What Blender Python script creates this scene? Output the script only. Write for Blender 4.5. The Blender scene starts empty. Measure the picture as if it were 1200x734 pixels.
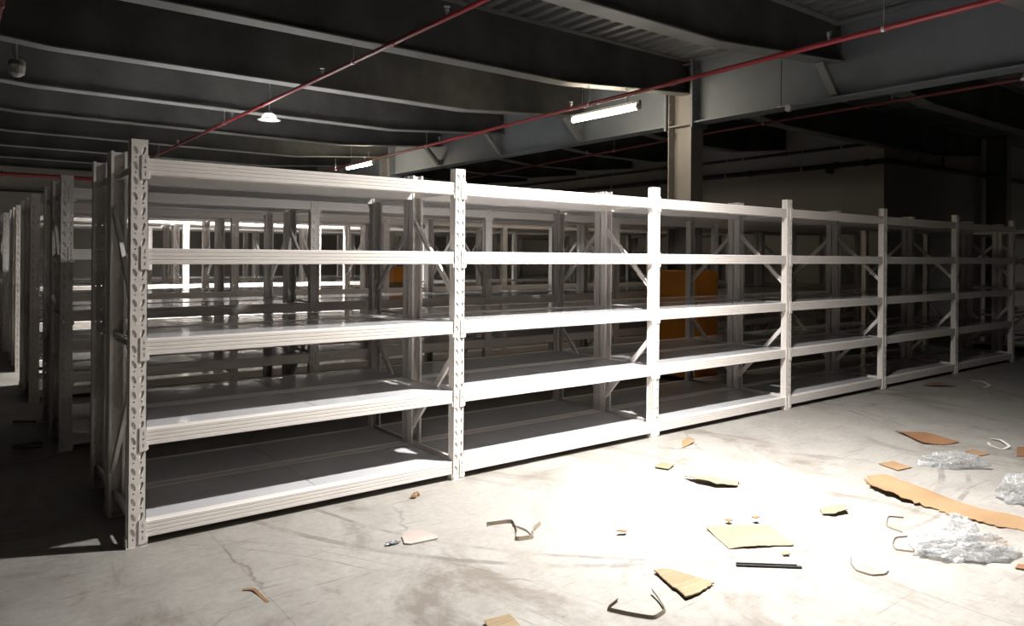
import bpy, bmesh, math, random
from mathutils import Vector, Matrix, noise
from mathutils.geometry import tessellate_polygon, delaunay_2d_cdt

random.seed(11)
scn = bpy.context.scene
COL = scn.collection
R = math.radians

# ------------------------------------------------------------------ helpers
class MB:
    """collects shapes for ONE mesh"""
    def __init__(s): s.v = []; s.f = []
    def add(s, vs, fs):
        b = len(s.v); s.v += [tuple(v) for v in vs]; s.f += [tuple(i + b for i in f) for f in fs]
    def box(s, x0, x1, y0, y1, z0, z1):
        s.add([(x0,y0,z0),(x1,y0,z0),(x1,y1,z0),(x0,y1,z0),(x0,y0,z1),(x1,y0,z1),(x1,y1,z1),(x0,y1,z1)],
              [(3,2,1,0),(4,5,6,7),(0,1,5,4),(1,2,6,5),(2,3,7,6),(3,0,4,7)])
    def prism(s, poly, p0, p1, u, v):
        """extrude closed 2D poly (coords in u,v) from p0 to p1"""
        p0 = Vector(p0); p1 = Vector(p1); u = Vector(u); v = Vector(v); n = len(poly)
        vs = [p0 + u*a + v*b for a, b in poly] + [p1 + u*a + v*b for a, b in poly]
        fs = [(i, (i+1) % n, (i+1) % n + n, i + n) for i in range(n)]
        tr = tessellate_polygon([[Vector((a, b, 0)) for a, b in poly]])
        fs += [(t[2], t[1], t[0]) for t in tr] + [(t[0]+n, t[1]+n, t[2]+n) for t in tr]
        s.add(vs, fs)
    def tube(s, pts, r, n=10, cap=True):
        pts = [Vector(p) for p in pts]; rings = []
        rr = r if isinstance(r, (list, tuple)) else [r]*len(pts)
        for i, p in enumerate(pts):
            d = (pts[min(i+1, len(pts)-1)] - pts[max(i-1, 0)]).normalized()
            a = Vector((0,0,1)) if abs(d.z) < .9 else Vector((1,0,0))
            u = d.cross(a).normalized(); v = d.cross(u)
            rings.append([p + (u*math.cos(2*math.pi*k/n) + v*math.sin(2*math.pi*k/n))*rr[i] for k in range(n)])
        vs = [q for rg in rings for q in rg]; fs = []
        for i in range(len(pts)-1):
            for k in range(n):
                a = i*n+k; b = i*n+(k+1) % n
                fs.append((a, b, b+n, a+n))
        if cap:
            fs.append(tuple(range(n))[::-1]); fs.append(tuple(range((len(pts)-1)*n, len(pts)*n)))
        s.add(vs, fs)
    def lathe(s, prof, c=(0,0,0), n=32):
        vs = []; fs = []
        for r, z in prof:
            for k in range(n):
                a = 2*math.pi*k/n; vs.append((c[0]+r*math.cos(a), c[1]+r*math.sin(a), c[2]+z))
        for i in range(len(prof)-1):
            for k in range(n):
                a = i*n+k; b = i*n+(k+1) % n; fs.append((a, b, b+n, a+n))
        s.add(vs, fs)
    def mesh(s, name, m, smooth=False, fixn=True):
        me = bpy.data.meshes.new(name); me.from_pydata(s.v, [], s.f)
        if fixn:
            bm = bmesh.new(); bm.from_mesh(me); bmesh.ops.recalc_face_normals(bm, faces=bm.faces); bm.to_mesh(me); bm.free()
        me.materials.append(m)
        if smooth: me.polygons.foreach_set('use_smooth', [True]*len(me.polygons))
        me.update(); return me
    def build(s, name, m, parent=None, loc=None, smooth=False):
        return put(name, s.mesh(name, m, smooth), parent, loc)

def put(name, me, parent=None, loc=None, rot=None):
    o = bpy.data.objects.new(name, me); COL.objects.link(o)
    if parent is not None: o.parent = parent
    if loc is not None: o.location = loc
    if rot is not None: o.rotation_euler = rot
    return o
def tag(o, label, cat, group=None, kind=None):
    o['label'] = label; o['category'] = cat
    if group: o['group'] = group
    if kind: o['kind'] = kind
    return o
def thing(name, label, cat, loc=(0,0,0), rz=0, group=None):
    o = bpy.data.objects.new(name, None); COL.objects.link(o); o.empty_display_size = .1
    o.location = loc; o.rotation_euler = (0,0,rz); return tag(o, label, cat, group)
def struct(o):
    o['kind'] = 'structure'; return o

# ------------------------------------------------------------------ materials
class N:
    def __init__(s, name):
        s.m = bpy.data.materials.new(name); s.m.use_nodes = True; s.t = s.m.node_tree; s.t.nodes.clear()
        s.out = s.n('ShaderNodeOutputMaterial')
    def n(s, typ, **k):
        o = s.t.nodes.new(typ)
        for a, b in k.items():
            if a.startswith('i_'):
                key = a[2:]; key = int(key) if key.isdigit() else key.replace('_', ' ')
                o.inputs[key].default_value = b
            else: setattr(o, a, b)
        return o
    def l(s, a, b): s.t.links.new(a, b)
    def ramp(s, src, stops):
        r = s.n('ShaderNodeValToRGB'); e = r.color_ramp.elements
        while len(e) < len(stops): e.new(.5)
        for q, (p, c) in zip(e, stops):
            q.position = p; q.color = (c, c, c, 1) if isinstance(c, (int, float)) else (*c, 1)
        s.l(src, r.inputs[0]); return r.outputs[0]
    def mix(s, f, a, b, mode='MIX'):
        o = s.n('ShaderNodeMix', data_type='RGBA', blend_type=mode)
        for i, x in ((0, f), (6, a), (7, b)):
            if isinstance(x, (int, float)): o.inputs[i].default_value = x if i == 0 else (x, x, x, 1)
            elif isinstance(x, tuple): o.inputs[i].default_value = (*x, 1)
            else: s.l(x, o.inputs[i])
        return o.outputs[2]
    def tex(s, scale, detail=4, rough=.5, vec=None, typ='ShaderNodeTexNoise', **k):
        o = s.n(typ, **k); o.inputs['Scale'].default_value = scale
        if 'Detail' in o.inputs: o.inputs['Detail'].default_value = detail
        if 'Roughness' in o.inputs: o.inputs['Roughness'].default_value = rough
        if vec is not None: s.l(vec, o.inputs['Vector'])
        return o
    def coord(s, sc=(1,1,1), rot=(0,0,0), loc=(0,0,0), which='Object'):
        c = s.n('ShaderNodeTexCoord'); m = s.n('ShaderNodeMapping')
        m.inputs['Scale'].default_value = sc; m.inputs['Rotation'].default_value = rot; m.inputs['Location'].default_value = loc
        s.l(c.outputs[which], m.inputs[0]); return m.outputs[0]
    def bump(s, h, strength, dist=.01):
        b = s.n('ShaderNodeBump'); b.inputs['Strength'].default_value = strength; b.inputs['Distance'].default_value = dist
        s.l(h, b.inputs['Height']); return b.outputs[0]
    def bsdf(s, col, rough=.5, metal=0, nrm=None, spec=.5):
        b = s.n('ShaderNodeBsdfPrincipled')
        for k, x in (('Base Color', col), ('Roughness', rough), ('Metallic', metal), ('Specular IOR Level', spec)):
            if isinstance(x, (int, float)): b.inputs[k].default_value = x if k != 'Base Color' else (x, x, x, 1)
            elif isinstance(x, tuple): b.inputs[k].default_value = (*x, 1)
            else: s.l(x, b.inputs[k])
        if nrm is not None: s.l(nrm, b.inputs['Normal'])
        s.l(b.outputs[0], s.out.inputs[0]); return b

def simple(name, col, rough=.5, metal=0, var=.08, scale=6, bump=.05, spec=.5):
    k = N(name); c = k.coord(); t = k.tex(scale, 5, .6, c)
    lo = tuple(x*(1-var) for x in col); hi = tuple(min(1, x*(1+var)) for x in col)
    colr = k.ramp(t.outputs[0], [(.3, lo), (.7, hi)])
    k.bsdf(colr, rough, metal, k.bump(t.outputs[0], bump, .004), spec); return k.m

RACK = simple('rack_paint', (.76, .71, .67), .42, 0, .03, 5, .02)
def deck_mat():
    k = N('deck_paint'); c = k.coord(); t = k.tex(2.2, 3, .5, c); t2 = k.tex(14, 3, .5, c)
    h = k.mix(.2, t.outputs[0], t2.outputs[0])
    col = k.ramp(t.outputs[0], [(.3, (.53, .53, .545)), (.7, (.60, .60, .61))])
    rg = k.ramp(t2.outputs[0], [(.3, .05), (.75, .12)])
    k.bsdf(col, rg, 0, k.bump(h, .35, .012), .6); return k.m
DECK = deck_mat()
BEAM = simple('beam_grey_paint', (.20, .205, .20), .55, 0, .22, 1.6, .05, .3)
WEBM = simple('dark_beam_web', (.085, .086, .083), .7, 0, .3, 1.6, .1, .2)  # beam webs, coloured darker than the flanges
GIRD = simple('girder_grey_paint', (.175, .195, .215), .5, 0, .12, 1.2, .05, .35)
COLM = simple('column_paint', (.25, .235, .22), .5, 0, .1, 2, .05, .35)
def deck_ceiling():
    k = N('ribbed_roof_steel'); c = k.coord(); t = k.tex(1.1, 4, .6, c)
    k.bsdf(k.ramp(t.outputs[0], [(.3, (.17, .18, .19)), (.7, (.24, .25, .26))]), .5, .3, None, .4); return k.m
ROOF = deck_ceiling()
def wall_mat(name, a, b):
    k = N(name); c = k.coord(); t = k.tex(.6, 6, .6, c); t2 = k.tex(.5, 5, .7, k.coord((1,1,.15)))
    col = k.mix(.45, k.ramp(t.outputs[0], [(.3, a), (.7, b)]), k.ramp(t2.outputs[0], [(.35, tuple(x*.8 for x in a)), (.65, b)]))
    k.bsdf(col, .85, 0, k.bump(t.outputs[0], .1, .01), .3); return k.m
WALL = wall_mat('plaster_wall', (.40, .38, .35), (.48, .46, .42))
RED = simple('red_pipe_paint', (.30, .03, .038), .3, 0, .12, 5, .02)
DRED = simple('shaded_red_pipe_paint', (.13, .03, .028), .5, 0, .12, 5, .02)  # darker copy of the red paint, dim light put into its colour
DARKP = simple('dark_pipe_paint', (.045, .038, .035), .5, 0, .2, 5, .02)
STEEL = simple('galvanised_steel', (.55, .55, .56), .35, .7, .1, 20, .02)
BOLT = simple('dark_bolt_steel', (.16, .16, .17), .45, .6, .1, 20, .02)
ORANGE = simple('orange_board', (.80, .30, .025), .5, 0, .06, 5, .03)
FOIL = simple('wrapped_lamp_plastic', (.45, .43, .40), .3, 0, .3, 30, .4)

def emis(name, col, st):
    k = N(name); e = k.n('ShaderNodeEmission'); e.inputs[0].default_value = (*col, 1); e.inputs[1].default_value = st
    k.l(e.outputs[0], k.out.inputs[0]); return k.m

def floor_mat():
    k = N('worn_concrete'); c = k.coord()
    big = k.tex(.55, 5, .62, c); mid = k.tex(3.2, 8, .68, c, i_Distortion=.6); fine = k.tex(26, 6, .7, c)
    base = k.ramp(big.outputs[0], [(.32, (.44, .415, .38)), (.68, (.56, .54, .51))])
    base = k.mix(.55, base, k.ramp(mid.outputs[0], [(.33, (.30, .27, .24)), (.55, (.52, .50, .475)), (.75, (.60, .585, .56))]))
    base = k.mix(.30, base, k.ramp(fine.outputs[0], [(.35, (.36, .34, .32)), (.6, (.58, .57, .55))]))
    # dirty drag patches
    pt = k.tex(1.3, 7, .72, k.coord((1, .55, 1), (0,0,.6)), i_Distortion=1.2)
    base = k.mix(k.ramp(pt.outputs[0], [(.52, 0.), (.66, .85)]), base, (.26, .225, .195))
    # scratches: stretched noise in two directions
    for rot, th in ((.5, .67), (-1.0, .685), (.15, .69), (.9, .68)):
        sc = k.tex(1.0, 4, .6, k.coord((1.2, 30, 1), (0, 0, rot)))
        base = k.mix(k.ramp(sc.outputs[0], [(th-.02, 0.), (th+.03, .6)]), base, (.20, .17, .15))
        sc2 = k.tex(1.0, 4, .6, k.coord((4, 70, 1), (0, 0, rot*1.7+.3)))
        base = k.mix(k.ramp(sc2.outputs[0], [(th-.04, 0.), (th+.01, .4)]), base, (.20, .17, .15))
    # fine cracks
    w = k.tex(1.5, 5, .6, c); addv = k.n('ShaderNodeVectorMath', operation='MULTIPLY_ADD')
    addv.inputs[1].default_value = (.35, .35, .35); k.l(w.outputs['Color'], addv.inputs[0]); k.l(c, addv.inputs[2])
    vo = k.tex(.42, vec=addv.outputs[0], typ='ShaderNodeTexVoronoi', feature='DISTANCE_TO_EDGE')
    brk = k.ramp(k.tex(.9, 3, .5, c).outputs[0], [(.54, 0.), (.60, .6)])
    crk = k.ramp(vo.outputs['Distance'], [(.0, 1.), (.0022, 0.)])
    mm = k.mix(1., brk, crk, 'MULTIPLY')
    base = k.mix(mm, base, (.14, .12, .11))
    # specks
    sp = k.tex(9, 1, .5, c, typ='ShaderNodeTexVoronoi', feature='F1')
    sgate = k.ramp(k.tex(2.3, 2, .5, c).outputs[0], [(.55, 0.), (.62, .8)])
    base = k.mix(k.mix(1., sgate, k.ramp(sp.outputs['Distance'], [(.08, 1.), (.13, 0.)]), 'MULTIPLY'), base, (.16, .13, .11))
    # sawn joints: lines of constant x and tyre arcs
    sx = k.n('ShaderNodeSeparateXYZ'); k.l(c, sx.inputs[0])
    def mth(op, a, b=None):
        o = k.n('ShaderNodeMath', operation=op)
        for i, q in ((0, a), (1, b)):
            if q is None: continue
            if isinstance(q, (int, float)): o.inputs[i].default_value = q
            else: k.l(q, o.inputs[i])
        return o.outputs[0]
    def line(src, at, wd, st, colr):
        nonlocal base
        wob = mth('MULTIPLY', mth('SUBTRACT', w.outputs[0], .5), .03)
        d = mth('ABSOLUTE', mth('ADD', mth('SUBTRACT', src, at), wob))
        base = k.mix(mth('MULTIPLY', mth('LESS_THAN', d, wd), st), base, colr)
    line(sx.outputs[0], 2.62, .0025, .7, (.20, .18, .16))
    line(sx.outputs[0], .34, .002, .5, (.2, .18, .16))
    line(sx.outputs[0], 5.0, .0025, .6, (.2, .18, .16))
    line(sx.outputs[1], -3.1, .0025, .5, (.2, .18, .16))
    for cx_, cy_, rad, wd in ((-1.9, -2.3, 3.05, .004), (-1.9, -2.3, 3.13, .0025), (-1.55, -2.6, 3.1, .003), (3.6, .6, 2.75, .014), (3.4, .9, 2.95, .02)):
        dx = mth('SUBTRACT', sx.outputs[0], cx_); dy = mth('SUBTRACT', sx.outputs[1], cy_)
        rr = mth('SQRT', mth('ADD', mth('MULTIPLY', dx, dx), mth('MULTIPLY', dy, dy)))
        fade = k.ramp(mid.outputs[0], [(.42, 0.), (.6, .55)])
        wob = mth('MULTIPLY', mth('SUBTRACT', w.outputs[0], .5), .06)
        d = mth('ABSOLUTE', mth('ADD', mth('SUBTRACT', rr, rad), wob))
        base = k.mix(mth('MULTIPLY', mth('LESS_THAN', d, wd), fade), base, (.16, .14, .13))
    rg = k.ramp(mid.outputs[0], [(.3, .48), (.7, .68)])
    k.bsdf(k.mix(1., base, (.60, .59, .57), 'MULTIPLY'), rg, 0, k.bump(k.mix(.4, mid.outputs[0], fine.outputs[0]), .12, .006), .35); return k.m
FLOOR = floor_mat()

def card(name, a, b, scale=40, rot=0):
    k = N(name); c = k.coord((1, scale, 1), (0, 0, rot)); t = k.tex(1.2, 3, .6, c); t2 = k.tex(4, 5, .6, k.coord())
    col = k.mix(.5, k.ramp(t.outputs[0], [(.35, a), (.65, b)]), k.ramp(t2.outputs[0], [(.3, a), (.7, b)]))
    k.bsdf(col, .75, 0, k.bump(t.outputs[0], .15, .003), .3); return k.m
KRAFT = card('kraft_card', (.25, .155, .08), (.32, .205, .115), 3)
KRAFT_DK = card('dark_kraft_card', (.20, .10, .05), (.25, .135, .07), 3)
CREAM = card('pale_card', (.205, .16, .10), (.25, .20, .13), 3)
RIBBED = card('ribbed_torn_card', (.20, .13, .07), (.34, .27, .17), 60, .6)
PAPER = card('grubby_paper', (.34, .28, .25), (.42, .37, .34), 2)
STRAPM = card('brown_strap_plastic', (.20, .155, .11), (.30, .25, .19), 1)
STRAPW = card('white_strap_plastic', (.62, .60, .56), (.72, .70, .66), 1)
BLACKF = simple('matte_black', (.03, .03, .032), .7, 0, .2, 30, .2)  # plain black for the thin bar on the floor
def bag_mat():
    k = N('clear_plastic_film'); c = k.coord(); t = k.tex(30, 6, .7, c, i_Distortion=1.5)
    nb = k.bump(t.outputs[0], .6, .01)
    g = k.n('ShaderNodeBsdfGlossy'); g.inputs['Roughness'].default_value = .12; k.l(nb, g.inputs['Normal'])
    tr = k.n('ShaderNodeBsdfTranslucent'); tr.inputs[0].default_value = (.80, .81, .82, 1); k.l(nb, tr.inputs['Normal'])
    df = k.n('ShaderNodeBsdfDiffuse'); df.inputs[0].default_value = (.62, .63, .64, 1); k.l(nb, df.inputs['Normal'])
    tp = k.n('ShaderNodeBsdfTransparent')
    m1 = k.n('ShaderNodeMixShader'); m1.inputs[0].default_value = .5; k.l(tr.outputs[0], m1.inputs[1]); k.l(df.outputs[0], m1.inputs[2])
    m2 = k.n('ShaderNodeMixShader'); m2.inputs[0].default_value = .34; k.l(m1.outputs[0], m2.inputs[1]); k.l(g.outputs[0], m2.inputs[2])
    m3 = k.n('ShaderNodeMixShader'); k.l(k.ramp(t.outputs[0], [(.35, .72), (.6, .32)]), m3.inputs[0])
    k.l(m2.outputs[0], m3.inputs[1]); k.l(tp.outputs[0], m3.inputs[2]); k.l(m3.outputs[0], k.out.inputs[0]); return k.m
BAG = bag_mat()

# ------------------------------------------------------------------ the room
X0, X1, Y0, Y1, ZR = -9., 22., -9., 19.5, 4.12     # hall extents, underside of the roof sheet
XW, YC = 12.95, 2.65                               # projecting block: corner of its two walls
m = MB(); m.box(X0, X1, Y0, Y1, -.15, 0); struct(m.build('floor', FLOOR))
m = MB(); prof = []
x = X0
while x < X1 - .01:                                # trapezoid ribs running along Y
    prof += [(x, 0), (x+.09, 0), (x+.115, .055), (x+.175, .055)]; x += .2
prof += [(X1, 0), (X1, .12), (X0, .12)]
m.prism(prof, (0, Y0, ZR), (0, Y1, ZR), (1,0,0), (0,0,1)); struct(m.build('ceiling', ROOF))
H = ZR + .12
for nm, a in (('wall_left', (X0-.2, X0, Y0, Y1)), ('wall_right', (X1, X1+.2, Y0, Y1)), ('wall_back', (X0, X1, Y1, Y1+.2)), ('wall_front', (X0, X1, Y0-.2, Y0))):
    m = MB(); m.box(*a, 0, H); struct(m.build(nm, WALL))
m = MB(); m.box(XW, XW+.2, YC, Y1, 0, ZR); struct(m.build('wall_side', WALL))
m = MB(); m.box(XW+.2, X1, YC, YC+.2, 0, ZR); struct(m.build('wall_return', WALL))

# ------------------------------------------------------------------ roof steel
SP = 2.13; YB = .46; XG = 7.3
def ceiling_beam(y, xa, xb, taper_a, taper_b, label, za=3.68, zb=3.68):
    """I beam along X with bottom rising towards its ends (deeper middle)"""
    t = thing('ceiling_beam', label, 'ceiling beam', (xa, y, 0), 0, 'grey steel ceiling beams')
    L = xb - xa
    prof = [(0, za), (taper_a, 3.5), (L-taper_b, 3.5), (L, zb)]
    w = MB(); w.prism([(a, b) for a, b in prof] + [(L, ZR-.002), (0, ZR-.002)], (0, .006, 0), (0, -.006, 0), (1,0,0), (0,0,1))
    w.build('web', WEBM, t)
    f = MB(); f.prism([(a, b) for a, b in prof] + [(a, b-.014) for a, b in prof[::-1]], (0, -.1, 0), (0, .1, 0), (1,0,0), (0,0,1))
    f.build('bottom_flange', BEAM, t)
    f = MB(); f.box(0, L, -.1, .1, ZR-.016, ZR-.002); f.build('top_flange', BEAM, t)
    for bx, sg in ((0, 1), (L, -1)):
        e = MB(); zz = za if sg > 0 else zb
        e.box(min(bx, bx+sg*.012), max(bx, bx+sg*.012), -.06, .06, zz+.02, ZR-.03)
        for kz in range(4):
            z = zz + .08 + kz*(ZR-zz-.16)/3
            for yy in (-.035, .035):
                e.tube([(bx+sg*.012, yy, z), (bx+sg*.03, yy, z)], .012, 6)
        e.build('bolted_end_plate', BOLT, t)
    return t
ordw = ['first', 'second', 'third', 'fourth', 'fifth', 'sixth', 'seventh', 'eighth', 'ninth', 'tenth', 'eleventh', 'twelfth', 'thirteenth']
beamY = [YB + SP*(i-3) for i in range(12)]
for i, y in enumerate(beamY):
    if y > Y1 - .3: continue
    n = ordw[i]
    if i < 2:
        la = 'grey steel ceiling beam behind the viewpoint, %s from the front wall, left of the girder' % n
        lb = 'grey steel ceiling beam behind the viewpoint, %s from the front wall, right of the girder' % n
    else:
        la = 'grey steel ceiling beam, %s from the viewpoint, in the bay left of the long girder' % ordw[i-2]
        lb = 'dark steel ceiling beam, %s from the viewpoint, in the dim bay beyond the long girder' % ordw[i-2]
    ceiling_beam(y, -2.2, XG-.02, 2.25, 2.25, la)
    if y < YC: ceiling_beam(y, XG+.02, 17.0, 2.3, 2.3, lb)
    else: ceiling_beam(y, XG+.02, XW-.004, 2.3, 1.6, lb)

def girder(y0, y1, label, xg=XG, knees=(), both=False):
    t = thing('ceiling_girder', label, 'girder', (xg, y0, 0), 0, 'deep steel girders between the columns')
    L = y1-y0; zb = 3.25
    w = MB(); w.box(-.008, .008, 0, L, zb+.016, ZR-.004); w.build('web', GIRD, t)
    f = MB(); f.box(-.13, .13, 0, L, zb, zb+.018); f.build('bottom_flange', GIRD, t)
    f = MB(); f.box(-.13, .13, 0, L, ZR-.024, ZR-.004); f.build('top_flange', GIRD, t)
    for yy in (0, L):
        s_ = 1 if yy == 0 else -1
        p = MB(); a, b = sorted((yy, yy+s_*.034)); p.box(-.165, .165, a, b, zb-.06, ZR-.1)
        for sx_ in (-.1, .1):
            for kz in range(6):
                p.tube([(sx_, yy+s_*.034, zb+.06+kz*.13), (sx_, yy+s_*.054, zb+.06+kz*.13)], .013, 6)
        p.build('end_plate', GIRD, t)
    for ky in knees:                                   # knee braces from beam underside to girder flange
        for sg in ((-1, 1) if both else (-1,)):
            k = MB(); yy = ky - y0
            a = Vector((sg*.36, yy, 3.64)); b = Vector((sg*.03, yy, zb+.05))
            d = (b-a).normalized(); v = Vector((0,1,0)); u = d.cross(v)
            k.prism([(-.03,-.045),(.03,-.045),(.03,-.037),(-.022,-.037),(-.022,.037),(.03,.037),(.03,.045),(-.03,.045)], a, b, u, v)
            k.box(sg*.36-.07, sg*.36+.03, yy-.05, yy+.05, 3.64, 3.655)
            k.box(min(0, sg*.08), max(0, sg*.08), yy-.006, yy+.006, zb+.02, zb+.16)
            k.build('knee_brace', BEAM, t)
    return t
CY = [2.63-8.52, 2.63, 2.63+8.52]
def knees(y0, y1): return [b for b in beamY if y0+.6 < b < y1-.6]
segs = [(-8.9, CY[0]-.21), (CY[0]+.21, CY[1]-.21), (CY[1]+.21, CY[2]-.21), (CY[2]+.21, 19.45)]
gl = ['deep steel girder behind the viewpoint, over the right-hand floor', 'deep grey steel girder running from the column to the upper right corner',
      'deep grey steel girder behind the long tube light, between the two columns', 'far deep steel girder beyond the smaller distant tube light']
for (a, b), l_ in zip(segs, gl): girder(a, b, l_, XG, knees(a, b), True)
gl2 = ['deep girder out to the left behind the viewpoint', 'deep girder out to the left beside the near floor', 'deep girder out to the left beside the racks', 'deep girder at the far left of the hall']
for (a, b), l_ in zip(segs, gl2): girder(a, b, l_, -2.22, ())

def column(x, y, label):
    t = thing('steel_column', label, 'column', (x, y, 0), 0, 'grey H-section steel columns')
    c = MB(); hw, hd, tf = .125, .2, .016
    c.prism([(-hw,-hd),(hw,-hd),(hw,-hd+tf),(.006,-hd+tf),(.006,hd-tf),(hw,hd-tf),(hw,hd),(-hw,hd),(-hw,hd-tf),(-.006,hd-tf),(-.006,-hd+tf),(-hw,-hd+tf)],
            (0,0,.02), (0,0,ZR-.01), (1,0,0), (0,1,0)); c.build('shaft', COLM, t)
    for z in (3.235, 4.05):
        p = MB()
        for s_ in (-1, 1): p.box(min(s_*.007, s_*hw), max(s_*.007, s_*hw), -hd+tf, hd-tf, z, z+.016)
        p.build('stiffener_plate', COLM, t)
    p = MB()
    for sx_ in (-.1, .1):
        for kz in range(6): p.tube([(sx_, hd-.018, 3.31+kz*.13), (sx_, hd-.04, 3.31+kz*.13)], .013, 6)
    p.tube([(-.06, hd-.018, 3.15), (-.06, hd-.045, 3.15)], .018, 8)
    p.build('bolts', BOLT, t)
    b = MB(); b.box(-.2, .2, -.27, .27, 0, .02); b.build('base_plate', COLM, t)
for y, l_ in zip(CY, ['grey steel column behind the viewpoint', 'grey H-section steel column rising behind the middle of the front shelving row', 'distant steel column under the girder joint near the far tube light']):
    column(XG-.0, y, l_)
column(17.3, 2.3, 'dark steel column against the return wall at far right')

# ------------------------------------------------------------------ pipes
def pipe_run(name, pts, r, mat, label, cat, heads=(), hangers=(), ztop=ZR, group=None, collars=()):
    t = thing(name, label, cat, pts[0], 0, group); o = Vector(pts[0])
    P = [Vector(p)-o for p in pts]
    p = MB(); p.tube(P, r, 12); p.build('pipe', mat, t, smooth=True)
    def at(y):
        for a, b in zip(P, P[1:]):
            ax = 1 if abs(b.y-a.y) > abs(b.x-a.x) else 0
            q = y - o[ax]
            if min(a[ax], b[ax])-1e-6 <= q <= max(a[ax], b[ax])+1e-6:
                return a + (b-a)*((q-a[ax])/(b[ax]-a[ax]))
        return P[0].copy()
    for y in heads:
        c = at(y); h = MB()
        h.tube([c+Vector((0,0,r*.8)), c+Vector((0,0,r+.03))], .011, 8)
        h.tube([c+Vector((0,0,r+.03)), c+Vector((0,0,r+.055))], .018, 8)
        h.lathe([(.004,.07),(.026,.068),(.026,.071),(.004,.074)], c+Vector((0,0,r-.005)), 12)
        h.build('sprinkler_head', STEEL, t)
    for y in hangers:
        c = at(y); h = MB(); zt = ztop - (o.z+c.z)
        h.tube([c+Vector((0,0,r)), c+Vector((0,0,zt))], .005, 6)
        h.lathe([(r+.001,-.012),(r+.007,-.012),(r+.007,.012),(r+.001,.012)], (0,0,0), 12)
        vs = h.v[-48:]; h.v[-48:] = [(c.x+a, c.y+zz, c.z+b) for a, b, zz in vs]
        h.build('hanger_rod', STEEL, t)
    for y in collars:
        c = at(y); d = (P[1]-P[0]).normalized()
        h = MB(); h.tube([c-d*.04, c+d*.04], r*1.35, 12); h.build('pipe_coupling', mat, t)
    return t
pipe_run('sprinkler_pipe', [(2.30,-8.5,3.3),(2.33,.4,3.3),(2.43,17.4,3.3)], .021, RED,
    'red sprinkler pipe crossing above the left end of the racks, beside the lit bell lamp', 'pipe', (.9, 3.35, 6.5, 9.6), (2.59, 6.85, 11.1), group='red sprinkler pipes under the ceiling', collars=(1.8, 5.2), ztop=3.495)
pipe_run('sprinkler_pipe', [(4.8,-8.3,3.3),(5.17,-1.9,3.3),(5.54,4.07,3.3),(6.0,12.2,3.3)], .024, RED,
    'red sprinkler pipe running just in front of the bright tube lights', 'pipe', (-.6, 2.95, 6.4, 9.5), (-1.08, 2.59, 6.85, 11.1), group='red sprinkler pipes under the ceiling', collars=(1.2, 4.4), ztop=3.53)
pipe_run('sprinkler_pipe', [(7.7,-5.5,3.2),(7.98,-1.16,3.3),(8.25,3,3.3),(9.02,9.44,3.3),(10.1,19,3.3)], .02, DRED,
    'thin red sprinkler pipe, coloured darker for the dim bay beyond the girder', 'pipe', (0.2, 3.4, 6), (-1.16, 2.0, 5.2), group='red sprinkler pipes under the ceiling')
pipe_run('sprinkler_pipe', [(-8.5,17.6,3.3),(6.9,17.6,3.33)], .05, RED,
    'bright red pipe running across the far left end of the hall above the racks', 'pipe', (), (-1, 1.0, 4, 6.5), group='red sprinkler pipes under the ceiling', collars=(.25,))
pipe_run('sprinkler_pipe', [(-.43,-4,3.37),(-.43,3.72,3.37)], .02, RED, 'short red pipe entering at the upper left corner', 'pipe', (), (2.5,), group='red sprinkler pipes under the ceiling', collars=(3.0,))
pipe_run('wall_pipe', [(-8.8,19.35,3.0),(12.5,19.35,3.1)], .03, DARKP, 'thin black pipe along the far end wall at left', 'pipe', collars=(1.4,), hangers=())
lowpipe = pipe_run('wall_pipe', [(12.8,19,3.22),(12.8,2.5,3.23),(21.5,2.5,3.28)], .05, DARKP, 'thick dark pipe, lower of the two along the block wall, turning its corner', 'pipe',
    (), (4.2, 6.0, 9.5, 12.5, 14.6, 16.5), group='dark pipes on the block wall', collars=(2.9, 3.5, 5.4, 8))
pipe_run('wall_pipe', [(12.84,19,3.5),(12.84,2.7,3.58)], .03, DARKP, 'thinner dark pipe, upper of the two along the block wall', 'pipe',
    (), (3.4, 5.6, 7.6, 10.5), group='dark pipes on the block wall', collars=(4.6, 7))
m = MB(); m.tube([(0,-15.38,-.03),(0,-15.38,-.1)], .03, 10); m.tube([(-.07,-15.38,-.09),(.07,-15.38,-.09)], .05, 14)
m.build('valve', DARKP, lowpipe)
# small pull-cord reel under the girder
t = thing('pulley', 'small round pulley hanging below the girder edge right of the column', 'pulley', (7.12, 1.0, 3.25))
m = MB(); m.tube([(0,.05,0),(0,.05,.55)], .006, 6); m.build('rod', DARKP, t)
m = MB(); m.tube([(-.02,-.05,-.04),(.02,-.05,-.04)], .04, 14); m.box(-.012, .012, -.07, .1, -.01, .002); m.build('wheel', STEEL, t)
# conduit loop on return wall
pipe_run('wall_conduit', [(14.2,2.6,3.3),(14.2,2.6,3.55),(15.3,2.6,3.55),(15.3,2.6,3.3)], .025, DARKP, 'dark conduit loop standing on the lower wall pipe right of the corner', 'conduit')

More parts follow.
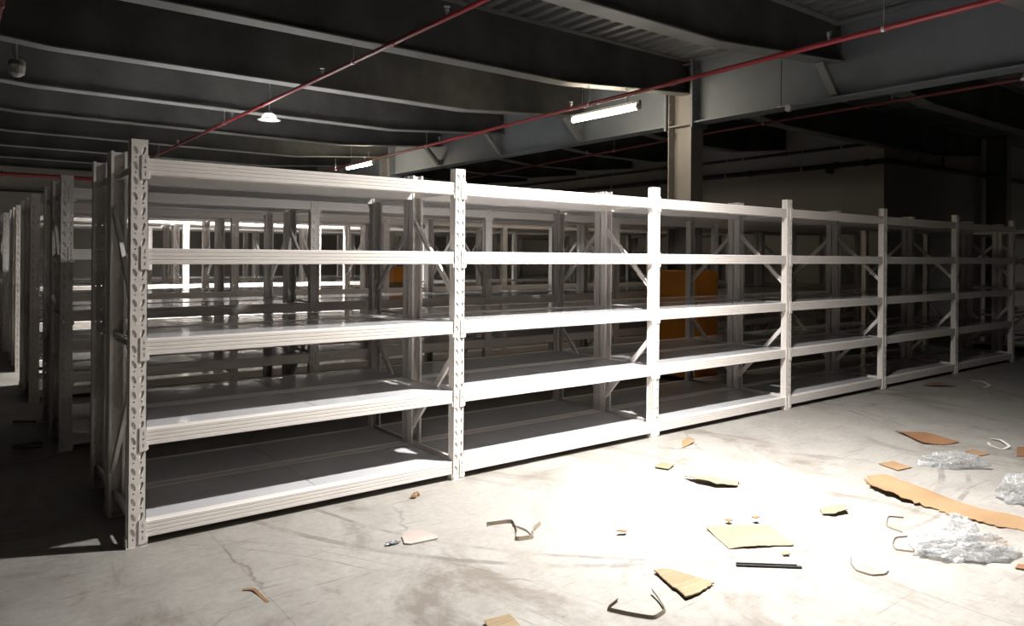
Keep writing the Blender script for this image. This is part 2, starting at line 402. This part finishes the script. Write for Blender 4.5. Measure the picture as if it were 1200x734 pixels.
# ------------------------------------------------------------------ lamps
TUBE = emis('lit_tube', (1., .86, .66), 66)
HB = emis('lit_high_bay', (1., .98, .95), 90)
CLEAR = simple('lamp_housing', (.62, .60, .57), .3, 0, .03, 9, .01)
def tube_light(loc, label, L=1.28):
    t = thing('tube_light', label, 'light', loc, 0, 'lit tube lights beside the girder')
    h = MB(); h.prism([(-.022,.0),(.022,.0),(.018,.035),(-.018,.035)], (0,-L/2,0), (0,L/2,0), (1,0,0), (0,0,1)); h.build('housing', CLEAR, t)
    d = MB(); d.tube([(0,-L/2+.05,-.04),(0,L/2-.05,-.04)], .036, 16); d.build('lit_diffuser', TUBE, t, smooth=True)
    for s_ in (-1, 1):
        e = MB(); e.tube([(0,s_*(L/2-.05),-.04),(0,s_*(L/2-.012),-.04),(0,s_*L/2,-.036)], [.038,.038,.02], 16); e.box(-.02,.02,min(s_*(L/2-.05),s_*L/2),max(s_*(L/2-.05),s_*L/2),-.02,.03); e.build('end_cap', CLEAR, t)
    for y in (-.42, .42):
        r_ = MB(); r_.tube([(0,y,.03),(0,y,ZR-.02-loc[2] if y > 0 else .215)], .0025 if y > 0 else .006, 6); r_.build('hanger_wire', STEEL, t)
TUBE_W = 9
tube_light((6.08, 2.98, 3.36), 'long bright tube light hanging in front of the girder near the column')
tube_light((6.15, 10.35, 3.36), 'smaller looking far tube light hanging beyond the top of the racks')

def bell_lamp(loc, label, zt, lit, watts=0, core=0, SC=.66):
    t = thing('pendant_lamp', label, 'lamp', loc, 0, 'bell shaped pendant lamps'); t.scale = (SC,)*3
    s_ = MB()   # shade
    s_.lathe([(.045,.115),(.075,.11),(.10,.09),(.125,.05),(.145,.02),(.20,.0),(.203,.004),(.148,.026),(.128,.055),(.103,.096),(.077,.117),(.045,.12)], (0,0,0), 40)
    s_.build('shade', LSHADE if lit else CLEAR, t, smooth=True)
    g = MB(); g.lathe([(.0,.17),(.045,.17),(.06,.15),(.06,.12),(.045,.112),(0,.112)], (0,0,0), 24)
    for k in range(10):
        a = k*math.pi/5; g.box(.055*math.cos(a)-.004, .055*math.cos(a)+.004, .055*math.sin(a)-.004, .055*math.sin(a)+.004, .10, .17)
    g.build('heat_sink', BOLT, t)
    d = MB(); d.lathe([(.0,.018),(.06,.012),(.11,.022),(.132,.035)], (0,0,0), 32); d.build('lens', HB if lit else CLEAR, t, smooth=True)
    r_ = MB(); r_.tube([(0,0,.17),(0,0,.24)], .012, 8); r_.tube([(0,0,.24),(0,0,(zt-loc[2])/SC)], .012, 8); r_.build('hanging_rod', STEEL, t)
    if watts:                      # reflector: wide spill plus a tighter core beam from the same chip
        for w_, ang, bl in ((watts, 161, .8), (core, 110, 1.)):
            if not w_: continue
            la = bpy.data.lights.new('lamp_beam', 'SPOT'); la.energy = w_; la.spot_size = R(ang); la.spot_blend = bl; la.shadow_soft_size = .07; la.color = (1, .975, .94)
            lo = bpy.data.objects.new('lamp_beam', la); COL.objects.link(lo); lo.parent = t; lo.location = (0,0,.0)
    return t
kk = N('lit_bell_shade')   # translucent reflector
b = kk.n('ShaderNodeBsdfTranslucent'); b.inputs[0].default_value = (.9,.9,.9,1); d = kk.n('ShaderNodeBsdfDiffuse'); d.inputs[0].default_value = (.9,.9,.9,1)
mx = kk.n('ShaderNodeMixShader'); mx.inputs[0].default_value = .5; kk.l(b.outputs[0], mx.inputs[1]); kk.l(d.outputs[0], mx.inputs[2]); kk.l(mx.outputs[0], kk.out.inputs[0])
LSHADE = kk.m
bell_lamp((2.9, -1.35, 3.28), 'bright bell lamp overhead in front of the racks, casting the pool of light', ZR-.01, True, 1350, 1150)
bell_lamp((2.73, 6.05, 3.27), 'small lit bell lamp hanging behind the red pipe over the left racks', ZR-.01, True, 1350, 1150, .76)
bell_lamp((3.31, 13.24, 2.76), 'distant lit bell lamp glimpsed under the top shelf of the front racks', 3.49, True, 1100, 700)
bell_lamp((19.0, -1.67, 3.1), 'added unseen bell lamp beyond the right edge, brightening the return wall', ZR-.01, True, 120, 0)  # unseen lamp added to lift the dark return wall
t = thing('pendant_lamp', 'unlit lamp wrapped in plastic hanging at the upper left corner', 'lamp', (-.22, 4.72, 3.16), 0, None)
m = MB(); m.lathe([(.0,.0),(.035,.005),(.066,.03),(.074,.09),(.07,.12),(.0,.12)], (0,0,0), 14)
m.v = [(a+.006*noise.noise(Vector((a*40,b*40,c*40))), b+.006*noise.noise(Vector((a*40+9,b*40,c*40))), c) for a, b, c in m.v]; m.build('wrapped_body', FOIL, t)
m = MB(); m.lathe([(.0,.165),(.06,.165),(.073,.15),(.073,.115),(.0,.115)], (0,0,0), 14); m.build('cap', simple('lamp_cap_brown', (.16,.13,.10), .6), t)
m = MB(); m.tube([(0,0,.165),(0,0,.33)], .007, 8); m.build('hanging_rod', STEEL, t)
m = MB(); m.tube([(-.0,0,.165),(-.03,.0,.22),(-.04,0,.28),(-.04,0,.33)], .004, 6); m.build('cable', DARKP, t)

# ------------------------------------------------------------------ racks
PW, PD, HR, DD, BAY = .08, .06, 2.0, .6, 1.88
LV = [.12, .575, 1.02, 1.47, 1.915]     # beam tops
def post_mesh(holes=True):
    m = MB(); hw = PW/2; th = .003
    if holes:
        L1 = [(-.026,.016),(-.021,.020),(-.015,.019),(-.005,.003),(-.004,-.013),(-.009,-.019),(-.015,-.017),(-.0245,.004)]
        L1 = [(a-.003, b) for a, b in L1]
        R1 = [(-a, b) for a, b in L1][::-1]
        def circ(cx_, cy_, r): return [(cx_+r*math.cos(k*math.pi/4), cy_+r*math.sin(k*math.pi/4)) for k in range(8)]
        cell = .075; n = 26
        for i in range(n+1):
            z0 = .025 + i*cell if i else 0.0
            if i == n: z0 = .025+26*cell; cz0, cz1 = z0, HR
            else: cz0, cz1 = .025+i*cell, .025+(i+1)*cell
            if i == 0: cz0 = 0.
            outer = [(-hw, cz0), (hw, cz0), (hw, cz1), (-hw, cz1)]
            hs = []
            if i < n:
                c0 = .025+i*cell
                hs = [[(a, b+c0+.045) for a, b in L1], [(a, b+c0+.045) for a, b in R1], circ(-.017, c0+.012, .0042), circ(.017, c0+.012, .0042)]
            polys = [outer]+hs
            flat = [p for q in polys for p in q]
            tr = tessellate_polygon([[Vector((a, b, 0)) for a, b in q] for q in polys])
            m.add([(a, 0, b) for a, b in flat], [tuple(t_) for t_ in tr])
            m.add([(a, th, b) for a, b in flat], [tuple(t_) for t_ in tr])
            for q in hs:
                k = len(q); m.add([(a, 0, b) for a, b in q]+[(a, th, b) for a, b in q], [(j, (j+1) % k, (j+1) % k+k, j+k) for j in range(k)])
            if i < n:      # pressed tongues sloping in behind each slot, hinged on the centre side
                for sg in (-1, 1):
                    zc = c0+.045
                    m.add([(sg*.007, .0025, zc+.008), (sg*.006, .0025, zc-.018), (sg*.030, .010, zc-.024), (sg*.032, .010, zc+.024), (sg*.016,.004,zc+.024)], [(0,1,2,3,4)])
        m.box(-hw, hw, 0, th, 0, .0005)
    else:
        m.box(-hw, hw, 0, th, 0, HR)
    # flanges with a shallow step and return lips
    for sg in (-1, 1):
        prof = [(hw, 0), (hw, .022), (hw-.004, .027), (hw-.004, PD-.012), (hw, PD-.007), (hw, PD), (hw-.014, PD), (hw-.014, PD-.003), (hw-.003, PD-.003), (hw-.003, PD-.006), (hw-.007, PD-.011), (hw-.007, .0275), (hw-.003, .0225), (hw-.003, 0)]
        m.prism([(sg*a, b) for a, b in prof], (0,0,0), (0,0,HR), (1,0,0), (0,1,0))
    me = m.mesh('post', RACK, fixn=False); return me
POST = post_mesh(); 
m = MB(); m.box(-.047, .047, -.003, .068, 0, .004)
for s_ in (-1, 1): m.box(s_*.047-.003 if s_ > 0 else -.047, .047 if s_ > 0 else -.044, 0, .05, .004, .05)
FOOT = m.mesh('foot_plate', RACK)
def chan(a, b, open_neg=True, w=.036, dp=.02, t_=.0025):
    """C channel along a->b, in the frame plane (x const)"""
    m = MB(); a = Vector(a); b = Vector(b); d = (b-a).normalized(); v = d.cross(Vector((1,0,0))); h = w/2
    s_ = -1 if open_neg else 1
    prof = [(s_*dp/2, -h), (-s_*dp/2, -h), (-s_*dp/2, h), (s_*dp/2, h), (s_*dp/2, h-t_*1.6), (-s_*(dp/2-t_), h-t_*1.6), (-s_*(dp/2-t_), -h+t_*1.6), (s_*dp/2, -h+t_*1.6)]
    m.prism(prof, a, b, Vector((1,0,0)), v); return m
yi, yo = .05, DD-.05
BR = [chan((0,yi-.035,1.865), (0,yo+.035,1.865)), chan((0,yi-.035,.985), (0,yo+.035,.985)), chan((0,yi-.035,.115), (0,yo+.035,.115), False),
      chan((-.022,.03,1.19), (-.022,DD-.03,1.70)), chan((-.022,.03,.80), (-.022,DD-.03,.23), False)]
BRM = [q.mesh('cross_brace', RACK) for q in BR]
def beam_mesh():
    g = .0028; z = [0.,.004,.020,.0235,.027,.040,.0435,.047,.060,.0635,.067,.076,.08]
    zz = [(.004,0),(0,.004)]
    for c in (.022,.041,.060): zz += [(0,c-.003),(g,c-.0012),(g,c+.0012),(0,c+.003)]
    zz += [(0,.076),(.004,.08),(.05,.08),(.05,.0)]
    m = MB(); m.prism(zz, (PW/2+.001,.003,0), (BAY-PW/2-.001,.003,0), (0,1,0), (0,0,1)); return m.mesh('beam', RACK)
BEAMM = beam_mesh()
def conn_mesh(side):
    m = MB()
    z0, z1 = -.025, .092; s_ = side            # side=+1: bracket on right side of a post, origin at post centre
    hw = PW/2
    a = sorted((s_*hw, s_*(hw+.0015))); m.box(a[0], a[1], -.004, .05, z0, z1)
    leaf = .032 if side > 0 else .009
    b = sorted((s_*(hw+.0015), s_*(hw-leaf)))
    if side > 0:
        cx = (b[0]+b[1])/2; hs = [[(cx-.003, q-.009), (cx+.003, q-.009), (cx+.003, q+.009), (cx-.003, q+.009)] for q in (.004, .064)]
        hs.append([(cx-.005, .030), (cx+.005, .030), (cx+.005, .038), (cx-.005, .038)])
        polys = [[(b[0], z0), (b[1], z0), (b[1], z1), (b[0], z1)]] + hs
        flat = [p for q in polys for p in q]
        tr = tessellate_polygon([[Vector((p, q, 0)) for p, q in pl] for pl in polys])
        for yy in (-.0055, -.003): m.add([(p, yy, q) for p, q in flat], [tuple(t_) for t_ in tr])
        for q in polys:
            k = len(q); m.add([(p, -.0055, r_) for p, r_ in q]+[(p, -.003, r_) for p, r_ in q], [(n_, (n_+1) % k, (n_+1) % k+k, n_+k) for n_ in range(k)])
        m.box(b[0], b[0]+.002, -.004, 0, z0, z1)
    else: m.box(b[0], b[1], -.0045, -.0008, z0, z1)
    c = sorted((s_*(hw+.0015), s_*(hw+.010))); m.box(c[0], c[1], -.001, .002, z0+.004, z0+.03)
    return m.mesh('end_connector', RACK)
CONN = {1: conn_mesh(1), -1: conn_mesh(-1)}
m = MB()     # connector pin slots (dark)
def deck_mesh():
    m = MB(); L = (BAY-PW)/2 - .002; y0, y1 = .054, DD-.054
    # rounded-over edges
    m.prism([(0,-.003),(.003,0),(L-.003,0),(L,-.003),(L,-.028),(L-.0015,-.028),(L-.0015,-.004),(L-.004,-.0015),(.004,-.0015),(.0015,-.004),(.0015,-.028),(0,-.028)], (0,y0,0), (0,y1,0), (1,0,0), (0,0,1))
    for y in (y0, y1-.0015): m.box(.0, L, y, y+.0015, -.028, -.001)
    for y in (.2, .38): m.prism([(-.02,-.0015),(.02,-.0015),(.014,-.022),(-.014,-.022)], (.004,y,0), (L-.004,y,0), (0,1,0), (0,0,1))
    return m.mesh('shelf_panel', DECK)
DECKM = deck_mesh()

def rack(loc, rz, label, bays, detail=2):
    t = thing('shelving_rack', label, 'shelving', loc, rz, 'long white metal shelving runs')
    for i in range(bays+1):
        for k, (y, r_) in enumerate(((0, 0), (DD, math.pi))):
            p = put('post', POST, t, (i*BAY, y, .004), (0,0,r_))
            if detail: put('foot_plate', FOOT, p, (0,0,-.004))
        for me in BRM: put('cross_brace', me, t, (i*BAY, 0, 0))
    for i in range(bays):
        for z in LV:
            for y, r_ in ((0, 0), (DD, math.pi)):
                b = put('beam', BEAMM, t, (i*BAY + (BAY if r_ else 0), y, z-.08), (0,0,r_))
                if detail > 1:
                    put('end_connector', CONN[1], b, (0,0,0)); put('end_connector', CONN[-1], b, (BAY,0,0))
            for k in range(2):
                put('shelf_panel', DECKM, t, (i*BAY + PW/2 + .001 + k*(BAY-PW)/2, 0, z-.0005))
    return t
L6 = BAY*6
rowsY = [0, 2.22, 4.42, 6.64, 8.84]
rn = ['front', 'second', 'third', 'fourth', 'rearmost']
for j, y in enumerate(rowsY):
    dt = 2 if j < 2 else (1 if j < 3 else 0); xo = [0, -.06, -.08, -.06, -.08][j]
    rack((xo, y, 0), 0, ('white metal shelving run, near half of the %s double row, facing the viewpoint' % rn[j]) if j else 'long white metal shelving run nearest the viewpoint, facing the littered floor', 6, dt)
    rack((L6+xo, y+2*DD+.014, 0), math.pi, 'white metal shelving run, back half of the %s double row' % rn[j], 6, dt)
rack((L6+1.15, 0, 0), 0, 'dim shelving run beyond the cross aisle at far right, near half', 2, 1)
rack((L6+1.15+2*BAY, 2*DD+.014, 0), math.pi, 'dim shelving run beyond the cross aisle at far right, back half', 2, 1)

# ------------------------------------------------------------------ orange boxes
def orange_box(loc, sx_, sy_, h, label, rz=0):
    t = thing('orange_box', label, 'box', loc, rz, 'orange boxes')
    b = MB(); b.box(0, sx_, 0, sy_, .06, h-.05); b.build('body', ORANGE, t)
    b = MB(); b.box(-.006, sx_+.006, -.006, sy_+.006, h-.05, h); b.box(.03, sx_-.03, .03, sy_-.03, h, h+.006); b.build('lid', ORANGE, t)
    b = MB()
    for px in (.0, sx_-.09):
        for py in (.0, sy_-.09): b.box(px, px+.09, py, py+.09, 0, .06)
    b.box(0, sx_, 0, sy_, .045, .06)
    b.build('skid', KRAFT, t)
orange_box((6.02, 1.38, 0), .36, .72, 1.28, 'tall orange box standing in the aisle behind the front racks, left of the column')
orange_box((3.94, 4.72, 1.0205), .2, .2, .26, 'small orange box on a middle shelf of the third double row')

# ------------------------------------------------------------------ floor litter
def sheet(name, outline, mat, label, cat, th=.004, jag=0., jagedges=(), curl=.006, z0=.001, group=None, cell=.05, lift=None):
    c = Vector((sum(p[0] for p in outline)/len(outline), sum(p[1] for p in outline)/len(outline)))
    pts = []
    for i, p in enumerate(outline):
        q = outline[(i+1) % len(outline)]; a = Vector(p)-c; b = Vector(q)-c; L = (b-a).length
        nn = max(1, int(L/.018)) if i in jagedges else max(1, int(L/.05)); nrm = Vector((-(b-a).y, (b-a).x)).normalized()
        for k in range(nn):
            w = a + (b-a)*(k/nn)
            if k and i in jagedges: w += nrm*random.uniform(-jag, jag)
            pts.append(w)
    n = len(pts); vs = [Vector((p.x, p.y)) for p in pts]
    xs = [p.x for p in pts]; ys = [p.y for p in pts]
    gx = min(xs)
    inner = []
    while gx < max(xs):
        gy = min(ys)
        while gy < max(ys):
            q = Vector((gx, gy)); ins = False; dmin = 9
            for i in range(n):
                a, b = pts[i], pts[(i+1) % n]
                if (a.y > q.y) != (b.y > q.y) and q.x < (b.x-a.x)*(q.y-a.y)/(b.y-a.y)+a.x: ins = not ins
                dmin = min(dmin, (a-q).length)
            if ins and dmin > cell*.4: inner.append(q)
            gy += cell
        gx += cell
    res = delaunay_2d_cdt(vs+inner, [], [list(range(n))], 1, 1e-6)
    V, E_, F = res[0], res[1], res[2]
    sd = random.random()*50
    def zf(p):
        z = z0 + curl*max(0, .5+noise.noise(Vector((p.x*4+sd, p.y*4, sd)))*1.3)
        if lift: z += lift(p)
        return z
    m = MB(); nv = len(V)
    m.v = [(p.x, p.y, zf(p)) for p in V] + [(p.x, p.y, zf(p)+th) for p in V]
    cnt = {}
    for f in F:
        m.f.append(tuple(f[::-1])); m.f.append(tuple(i+nv for i in f))
        for i in range(len(f)):
            e = (f[i], f[(i+1) % len(f)]); cnt[e] = 1
    for (a, b) in list(cnt):
        if (b, a) not in cnt: m.f.append((a, b, b+nv, a+nv))
    o = m.build(name, mat, None, (c.x, c.y, 0)); return tag(o, label, cat, group)

sheet('cardboard_sheet', [(2.47,-1.5),(2.405,-1.62),(2.34,-1.74),(2.49,-1.825),(2.64,-1.91),(2.79,-1.67),(2.62,-1.56)], CREAM,
      'pale flat cardboard sheet in the brightest part of the floor', 'cardboard', jag=.004, jagedges=(1,2,3), curl=.012)
for k, (x_, y_) in enumerate(((2.64,-1.52),(2.77,-1.60))):
    sheet('torn_card_scrap', [(x_-.02,y_-.012),(x_+.018,y_-.016),(x_+.022,y_+.012),(x_-.01,y_+.02)], KRAFT_DK, ['curled brown scrap at the back edge of the pale cardboard sheet, left one', 'curled brown scrap at the back edge of the pale cardboard sheet, right one'][k], 'scrap', z0=.001, curl=.03)
sheet('ribbed_cardboard', [(1.91,-1.735),(1.83,-1.705),(1.775,-1.85),(1.735,-1.965),(1.84,-1.965),(1.95,-1.95)], RIBBED,
      'torn cardboard piece showing ribs, between the curved strap and the pale sheet', 'cardboard', th=.006, jag=.006, jagedges=(0,1,2,3,4), curl=.014)
sheet('kraft_sheet', [(3.90,-1.64),(4.05,-1.57),(4.18,-1.62),(4.12,-1.76),(4.06,-2.0),(4.02,-2.25),(4.0,-2.5),(3.88,-2.62),(3.77,-2.44),(3.75,-2.26),(3.79,-2.09),(3.77,-1.93),(3.80,-1.79)], KRAFT,
      'long torn strip of brown cardboard behind the big plastic bag', 'cardboard', jag=.02, jagedges=(7,8,9,10,11,12,0), curl=.03)
sheet('kraft_sheet', [(3.42,-2.50),(3.52,-2.42),(3.60,-2.50),(3.50,-2.58)], KRAFT, 'small brown cardboard corner sticking out behind the big plastic bag', 'cardboard', curl=.01)
sheet('kraft_sheet', [(5.54,-1.05),(5.66,-1.22),(5.58,-1.52),(5.42,-1.48),(5.30,-1.37),(5.42,-1.22)], KRAFT_DK, 'dark brown cardboard piece lying farthest back at right', 'cardboard', jag=.006, jagedges=(0,3), curl=.02)
sheet('kraft_sheet', [(5.75,-1.86),(5.86,-1.95),(5.66,-2.06),(5.50,-1.94)], KRAFT_DK, 'dark brown cardboard piece at the right edge beside the white strap', 'cardboard', curl=.015)
sheet('kraft_sheet', [(3.08,-.84),(3.16,-.93),(3.30,-1.12),(3.20,-1.17),(3.09,-1.10),(3.06,-.98)], CREAM, 'pale cardboard piece with dark near edge in front of the third upright', 'cardboard', jag=.005, jagedges=(2,3,4), curl=.025)
sheet('card_scrap', [(3.92,-.20),(3.86,-.31),(3.68,-.34),(3.80,-.24)], KRAFT, 'small brown triangular card scrap near the base of the third upright', 'scrap', curl=.02)
sheet('card_scrap', [(3.22,-.53),(3.26,-.62),(3.14,-.67),(3.10,-.58)], CREAM, 'small pale card scrap left of the pale cardboard with dark edge', 'scrap', curl=.012)
sheet('card_scrap', [(3.24,-1.70),(3.38,-1.76),(3.32,-1.83),(3.20,-1.80),(3.17,-1.76)], CREAM, 'small pale torn scrap between the long brown strip and the pale sheets', 'scrap', jag=.006, jagedges=(0,1,2,3), curl=.022)
sheet('card_scrap', [(5.42,-1.68),(5.40,-1.80),(5.28,-1.78),(5.32,-1.66)], KRAFT, 'tan card scrap lying behind the middle plastic bag', 'scrap', curl=.008)
sheet('card_scrap', [(4.62,-1.46),(4.56,-1.62),(4.40,-1.60),(4.46,-1.44)], KRAFT, 'faint tan card scrap left of the middle plastic bag', 'scrap', curl=.005)
sheet('card_scrap', [(.94,-1.62),(1.05,-1.64),(1.03,-1.76),(.90,-1.73)], RIBBED, 'ribbed tan card scrap cut by the bottom edge of the picture', 'scrap', curl=.012)
sheet('card_scrap', [(3.30,-2.67),(3.33,-2.72),(3.26,-2.74),(3.23,-2.68)], KRAFT_DK, 'tiny dark brown scrap at the right edge below the big bag', 'scrap', curl=.01)
sheet('card_scrap', [(2.05,-1.27),(2.09,-1.29),(2.06,-1.31),(2.02,-1.28)], KRAFT_DK, 'tiny crumpled brown bit left of the pale cardboard sheet', 'scrap', curl=.02)
sheet('card_scrap', [(2.5,-1.93),(2.53,-1.94),(2.51,-1.97),(2.48,-1.95)], CREAM, 'tiny pale crumb between the pale cardboard sheet and the black strip', 'scrap', curl=.015)
sheet('paper_scrap', [(1.075,-.74),(1.11,-.65),(1.17,-.60),(1.24,-.63),(1.26,-.76),(1.24,-.78),(1.10,-.765)], PAPER, 'dirty white half-round paper piece on the left floor', 'paper', th=.007, curl=.014)
def blob(name, c, s, mat, label, cat, amp=.35, freq=3., sub=4, flat=.0, seed=0, ridged=False):
    bm = bmesh.new(); bmesh.ops.create_icosphere(bm, subdivisions=sub, radius=1)
    for v in bm.verts:
        p = v.co.copy(); q = p*freq+Vector((seed, seed*.7, 0)); n_ = 0; a = 1
        for o_ in range(4):
            w = noise.noise(q); n_ += a*((1-2*abs(w))-.5 if ridged else w); q = q*2.1+Vector((3.1,0,1.7)); a *= .42
        v.co = p*(1+amp*n_); v.co.x *= s[0]; v.co.y *= s[1]; v.co.z = v.co.z*s[2]
        if v.co.z < flat-s[2]*.45: v.co.z = flat-s[2]*.45 + (v.co.z - flat + s[2]*.45)*.04
    zm = min(v.co.z for v in bm.verts)
    for v in bm.verts: v.co.z += -zm+.0015
    me = bpy.data.meshes.new(name); bm.to_mesh(me); bm.free(); me.materials.append(mat)
    o = put(name, me, None, (c[0], c[1], 0)); return tag(o, label, cat) if label else o
t = thing('brown_wad', 'small crumpled brown scrap of two lumps near the foot of the second upright', 'scrap', (1.47,-.15,0))
for k, (dx, dy) in enumerate(((0,0),(.026,.02))):
    o = blob('crumpled_lump', (dx, dy), (.02,.016,.02), KRAFT_DK if k else KRAFT, None, None, .4, 2, 2, seed=k*5, ridged=True); o.parent = t
blob('dirt_clump', (1.03,-.70), (.035,.014,.008), BOLT, 'small dark clump of dirt left of the half-round paper', 'dirt', .8, 4, 3, seed=3, ridged=True)

def ribbon(name, pts, mat, label, cat, w=.014, th=.0012, upright=True, group=None):
    """flat packing strap following pts"""
    P = [Vector(p) for p in pts]; Q = []
    for i in range(len(P)-1):
        for k in range(5): Q.append(P[i].lerp(P[i+1], k/5))
    Q.append(P[-1]); Q2 = Q[:]
    for _ in range(1):
        Q2 = [Q2[0]] + [(Q2[i-1]+Q2[i]*2+Q2[i+1])/4 for i in range(1, len(Q2)-1)] + [Q2[-1]]
    Q = Q2; o = Q[0].copy(); o.z = 0; m = MB(); n = len(Q)
    for i, q in enumerate(Q):
        d = Q[min(i+1, n-1)] - Q[max(i-1, 0)]; d.z = 0; d.normalize(); s_ = Vector((-d.y, d.x, 0))
        ang = 1.25 if upright else .08
        u = s_*math.cos(ang)+Vector((0,0,1))*math.sin(ang); v = s_*math.sin(ang)-Vector((0,0,1))*math.cos(ang)
        c = q - o + Vector((0,0,w/2*math.sin(ang)+.001))
        m.v += [tuple(c+u*a*w/2+v*b*th/2) for a, b in ((-1,-1),(1,-1),(1,1),(-1,1))]
    for i in range(n-1):
        for k in range(4): m.f.append((i*4+k, i*4+(k+1) % 4, i*4+4+(k+1) % 4, i*4+4+k))
    m.f += [(3,2,1,0), (n*4-4, n*4-3, n*4-2, n*4-1)]
    return tag(m.build(name, mat, None, (o.x, o.y, 0)), label, cat, group)
Z = lambda L, z=.0: [(a, b, z) for a, b in L]
ribbon('packing_strap', [(1.50,-1.80,.0),(1.40,-1.83,0),(1.44,-1.91,0),(1.50,-2.0,0),(1.59,-1.985,0),(1.64,-1.9,.004),(1.665,-1.84,.012)], STRAPM, 'brown packing strap curved like a hook at the bottom of the floor', 'strap', w=.016)
ribbon('packing_strap', [(1.55,-.78,.002),(1.66,-.86,.02),(1.62,-.95,.0),(1.55,-1.03,0),(1.64,-1.06,0),(1.71,-.98,.005),(1.80,-.93,.0)], STRAPM, 'kinked brown strap standing in zigzag on the bright middle floor', 'strap', w=.02)
ribbon('packing_strap', [(1.66,-.86,0),(1.66,-.98,.01),(1.645,-1.06,0)], STRAPW, 'short pale strap leaning inside the zigzag strap', 'strap', w=.012)
ribbon('packing_strap', [(3.50,-2.05,0),(3.45,-1.985,0),(3.28,-2.06,0),(3.27,-2.15,0)], STRAPM, 'squared loop of thin strap upper left of the big plastic bag', 'strap', w=.008)
ribbon('packing_strap', [(3.26,-2.22,.004),(3.16,-2.16,0),(3.05,-2.20,0),(3.0,-2.24,0),(3.03,-2.31,.004),(3.08,-2.35,0)], STRAPM, 'curved strap loop touching the left side of the big plastic bag', 'strap', w=.009)
ribbon('packing_strap', [(2.74,-2.15,0),(2.66,-2.19,0),(2.60,-2.25,0),(2.61,-2.32,0),(2.67,-2.35,0),(2.72,-2.34,.0)], STRAPM, 'small curled strap on the floor below the plastic bag', 'strap', w=.008)
ribbon('packing_strap', [(5.95,-1.60,0),(5.89,-1.70,.02),(5.76,-1.81,.01),(5.64,-1.80,0),(5.72,-1.68,0),(5.80,-1.65,.0)], STRAPW, 'white looped strap near the right edge of the floor', 'strap', w=.02, upright=False)
ribbon('packing_strap', [(.27,-.77,.0),(.31,-.80,.006),(.315,-.87,0),(.32,-.94,.0)], KRAFT_DK, 'bent orange-brown strip on the left near floor', 'strap', w=.014, upright=False)
ribbon('packing_strap', [(8.98,-.32,0),(8.95,-.45,.01),(8.77,-.60,0),(8.55,-.62,0)], STRAPW, 'pale strap lying at the dim far right floor beside the racks', 'strap', w=.03, upright=False)
sheet('card_scrap', [(8.12,-.14),(8.25,-.26),(8.38,-.40),(8.2,-.36),(8.05,-.24)], KRAFT_DK, 'dark scrap on the dim floor close to the fifth upright', 'scrap', curl=.03)
ribbon('packing_strap', [(-.36,2.56,0),(-.17,2.53,.01),(-.20,2.42,0),(-.36,2.50,0)], STRAPM, 'looped strap on the dark floor at the far left, upper one', 'strap', w=.02)
ribbon('packing_strap', [(-.34,2.02,0),(-.24,2.02,0),(-.16,2.1,.0),(-.09,2.17,0)], STRAPM, 'strap on the dark floor beside the second double row', 'strap', w=.02, upright=False)
ribbon('packing_strap', [(-.30,3.5,0),(-.2,3.45,0),(-.14,3.4,0)], STRAPM, 'thin strap in the dark second aisle at far left', 'strap', w=.02)
m = MB(); m.box(-.15, .15, -.007, .007, .0, .010); m.box(-.15, .13, .003, .007, .010, .016)
tag(put('black_strip', m.mesh('black_strip', BLACKF), None, (2.315,-1.98,0), (0,0,math.atan2(-.2,.23))), 'straight black strip lying below the pale cardboard sheet', 'strip')

def bag(c, s, rz, label, seed, sub=5):
    o = blob('plastic_bag', c, s, BAG, label, 'plastic bag', .5, 1.1, sub, seed=seed, ridged=True); o.rotation_euler = (0,0,rz); return o
t = thing('plastic_bag', 'big crumpled clear plastic bag in front of the long brown strip', 'plastic bag', (3.22,-2.40,0))
for nm, c, s, rz, sd in (('crumpled_film', (.02,-.06), (.21,.10,.055), -.55, 3), ('bunched_top', (.17,.03), (.10,.07,.075), .9, 8), ('film_fold', (.02,.10), (.15,.07,.04), .2, 14)):
    o = blob(nm, c, s, BAG, None, None, .55, 1.1, 5, seed=sd, ridged=True); o.rotation_euler = (0,0,rz); o.parent = t
bag((4.83,-1.78), (.19,.075,.06), -.75, 'crumpled clear plastic sheet, farthest of the three, beside the tan scrap', 21)
bag((4.42,-2.33), (.16,.12,.085), .3, 'crumpled plastic film heap at the right edge of the floor', 33)

# ------------------------------------------------------------------ world + camera
w = bpy.data.worlds.new('dim_hall'); scn.world = w; w.use_nodes = True
bg = w.node_tree.nodes['Background']; bg.inputs[0].default_value = (.05, .055, .06, 1); bg.inputs[1].default_value = .05

cam = bpy.data.cameras.new('camera'); co = bpy.data.objects.new('camera', cam); COL.objects.link(co); scn.camera = co
F = 863.72; cam.sensor_fit = 'HORIZONTAL'; cam.sensor_width = 36; cam.lens = F*36/1200
yaw, roll = .652931, .00825
fw = Vector((math.sin(yaw), math.cos(yaw), 0)); rr = Vector((math.cos(yaw), -math.sin(yaw), 0)); up = Vector((0,0,1))
r2 = rr*math.cos(roll)+up*math.sin(roll); u2 = -rr*math.sin(roll)+up*math.cos(roll)
M = Matrix((r2, u2, -fw)).transposed().to_4x4(); M.translation = Vector((-.7427, -3.9813, 1.4494)); co.matrix_world = M
cam.shift_x = 0; cam.shift_y = -(367-299.48)/1200
cam.clip_start = .05; cam.clip_end = 200
v = scn.view_settings; v.view_transform = 'Standard'; v.look = 'None'; v.gamma = 1; v.exposure = 0.08; v.use_curve_mapping = False
scn.cycles.use_denoising = True; scn.cycles.max_bounces = 8; scn.cycles.diffuse_bounces = 5; scn.cycles.sample_clamp_indirect = 6
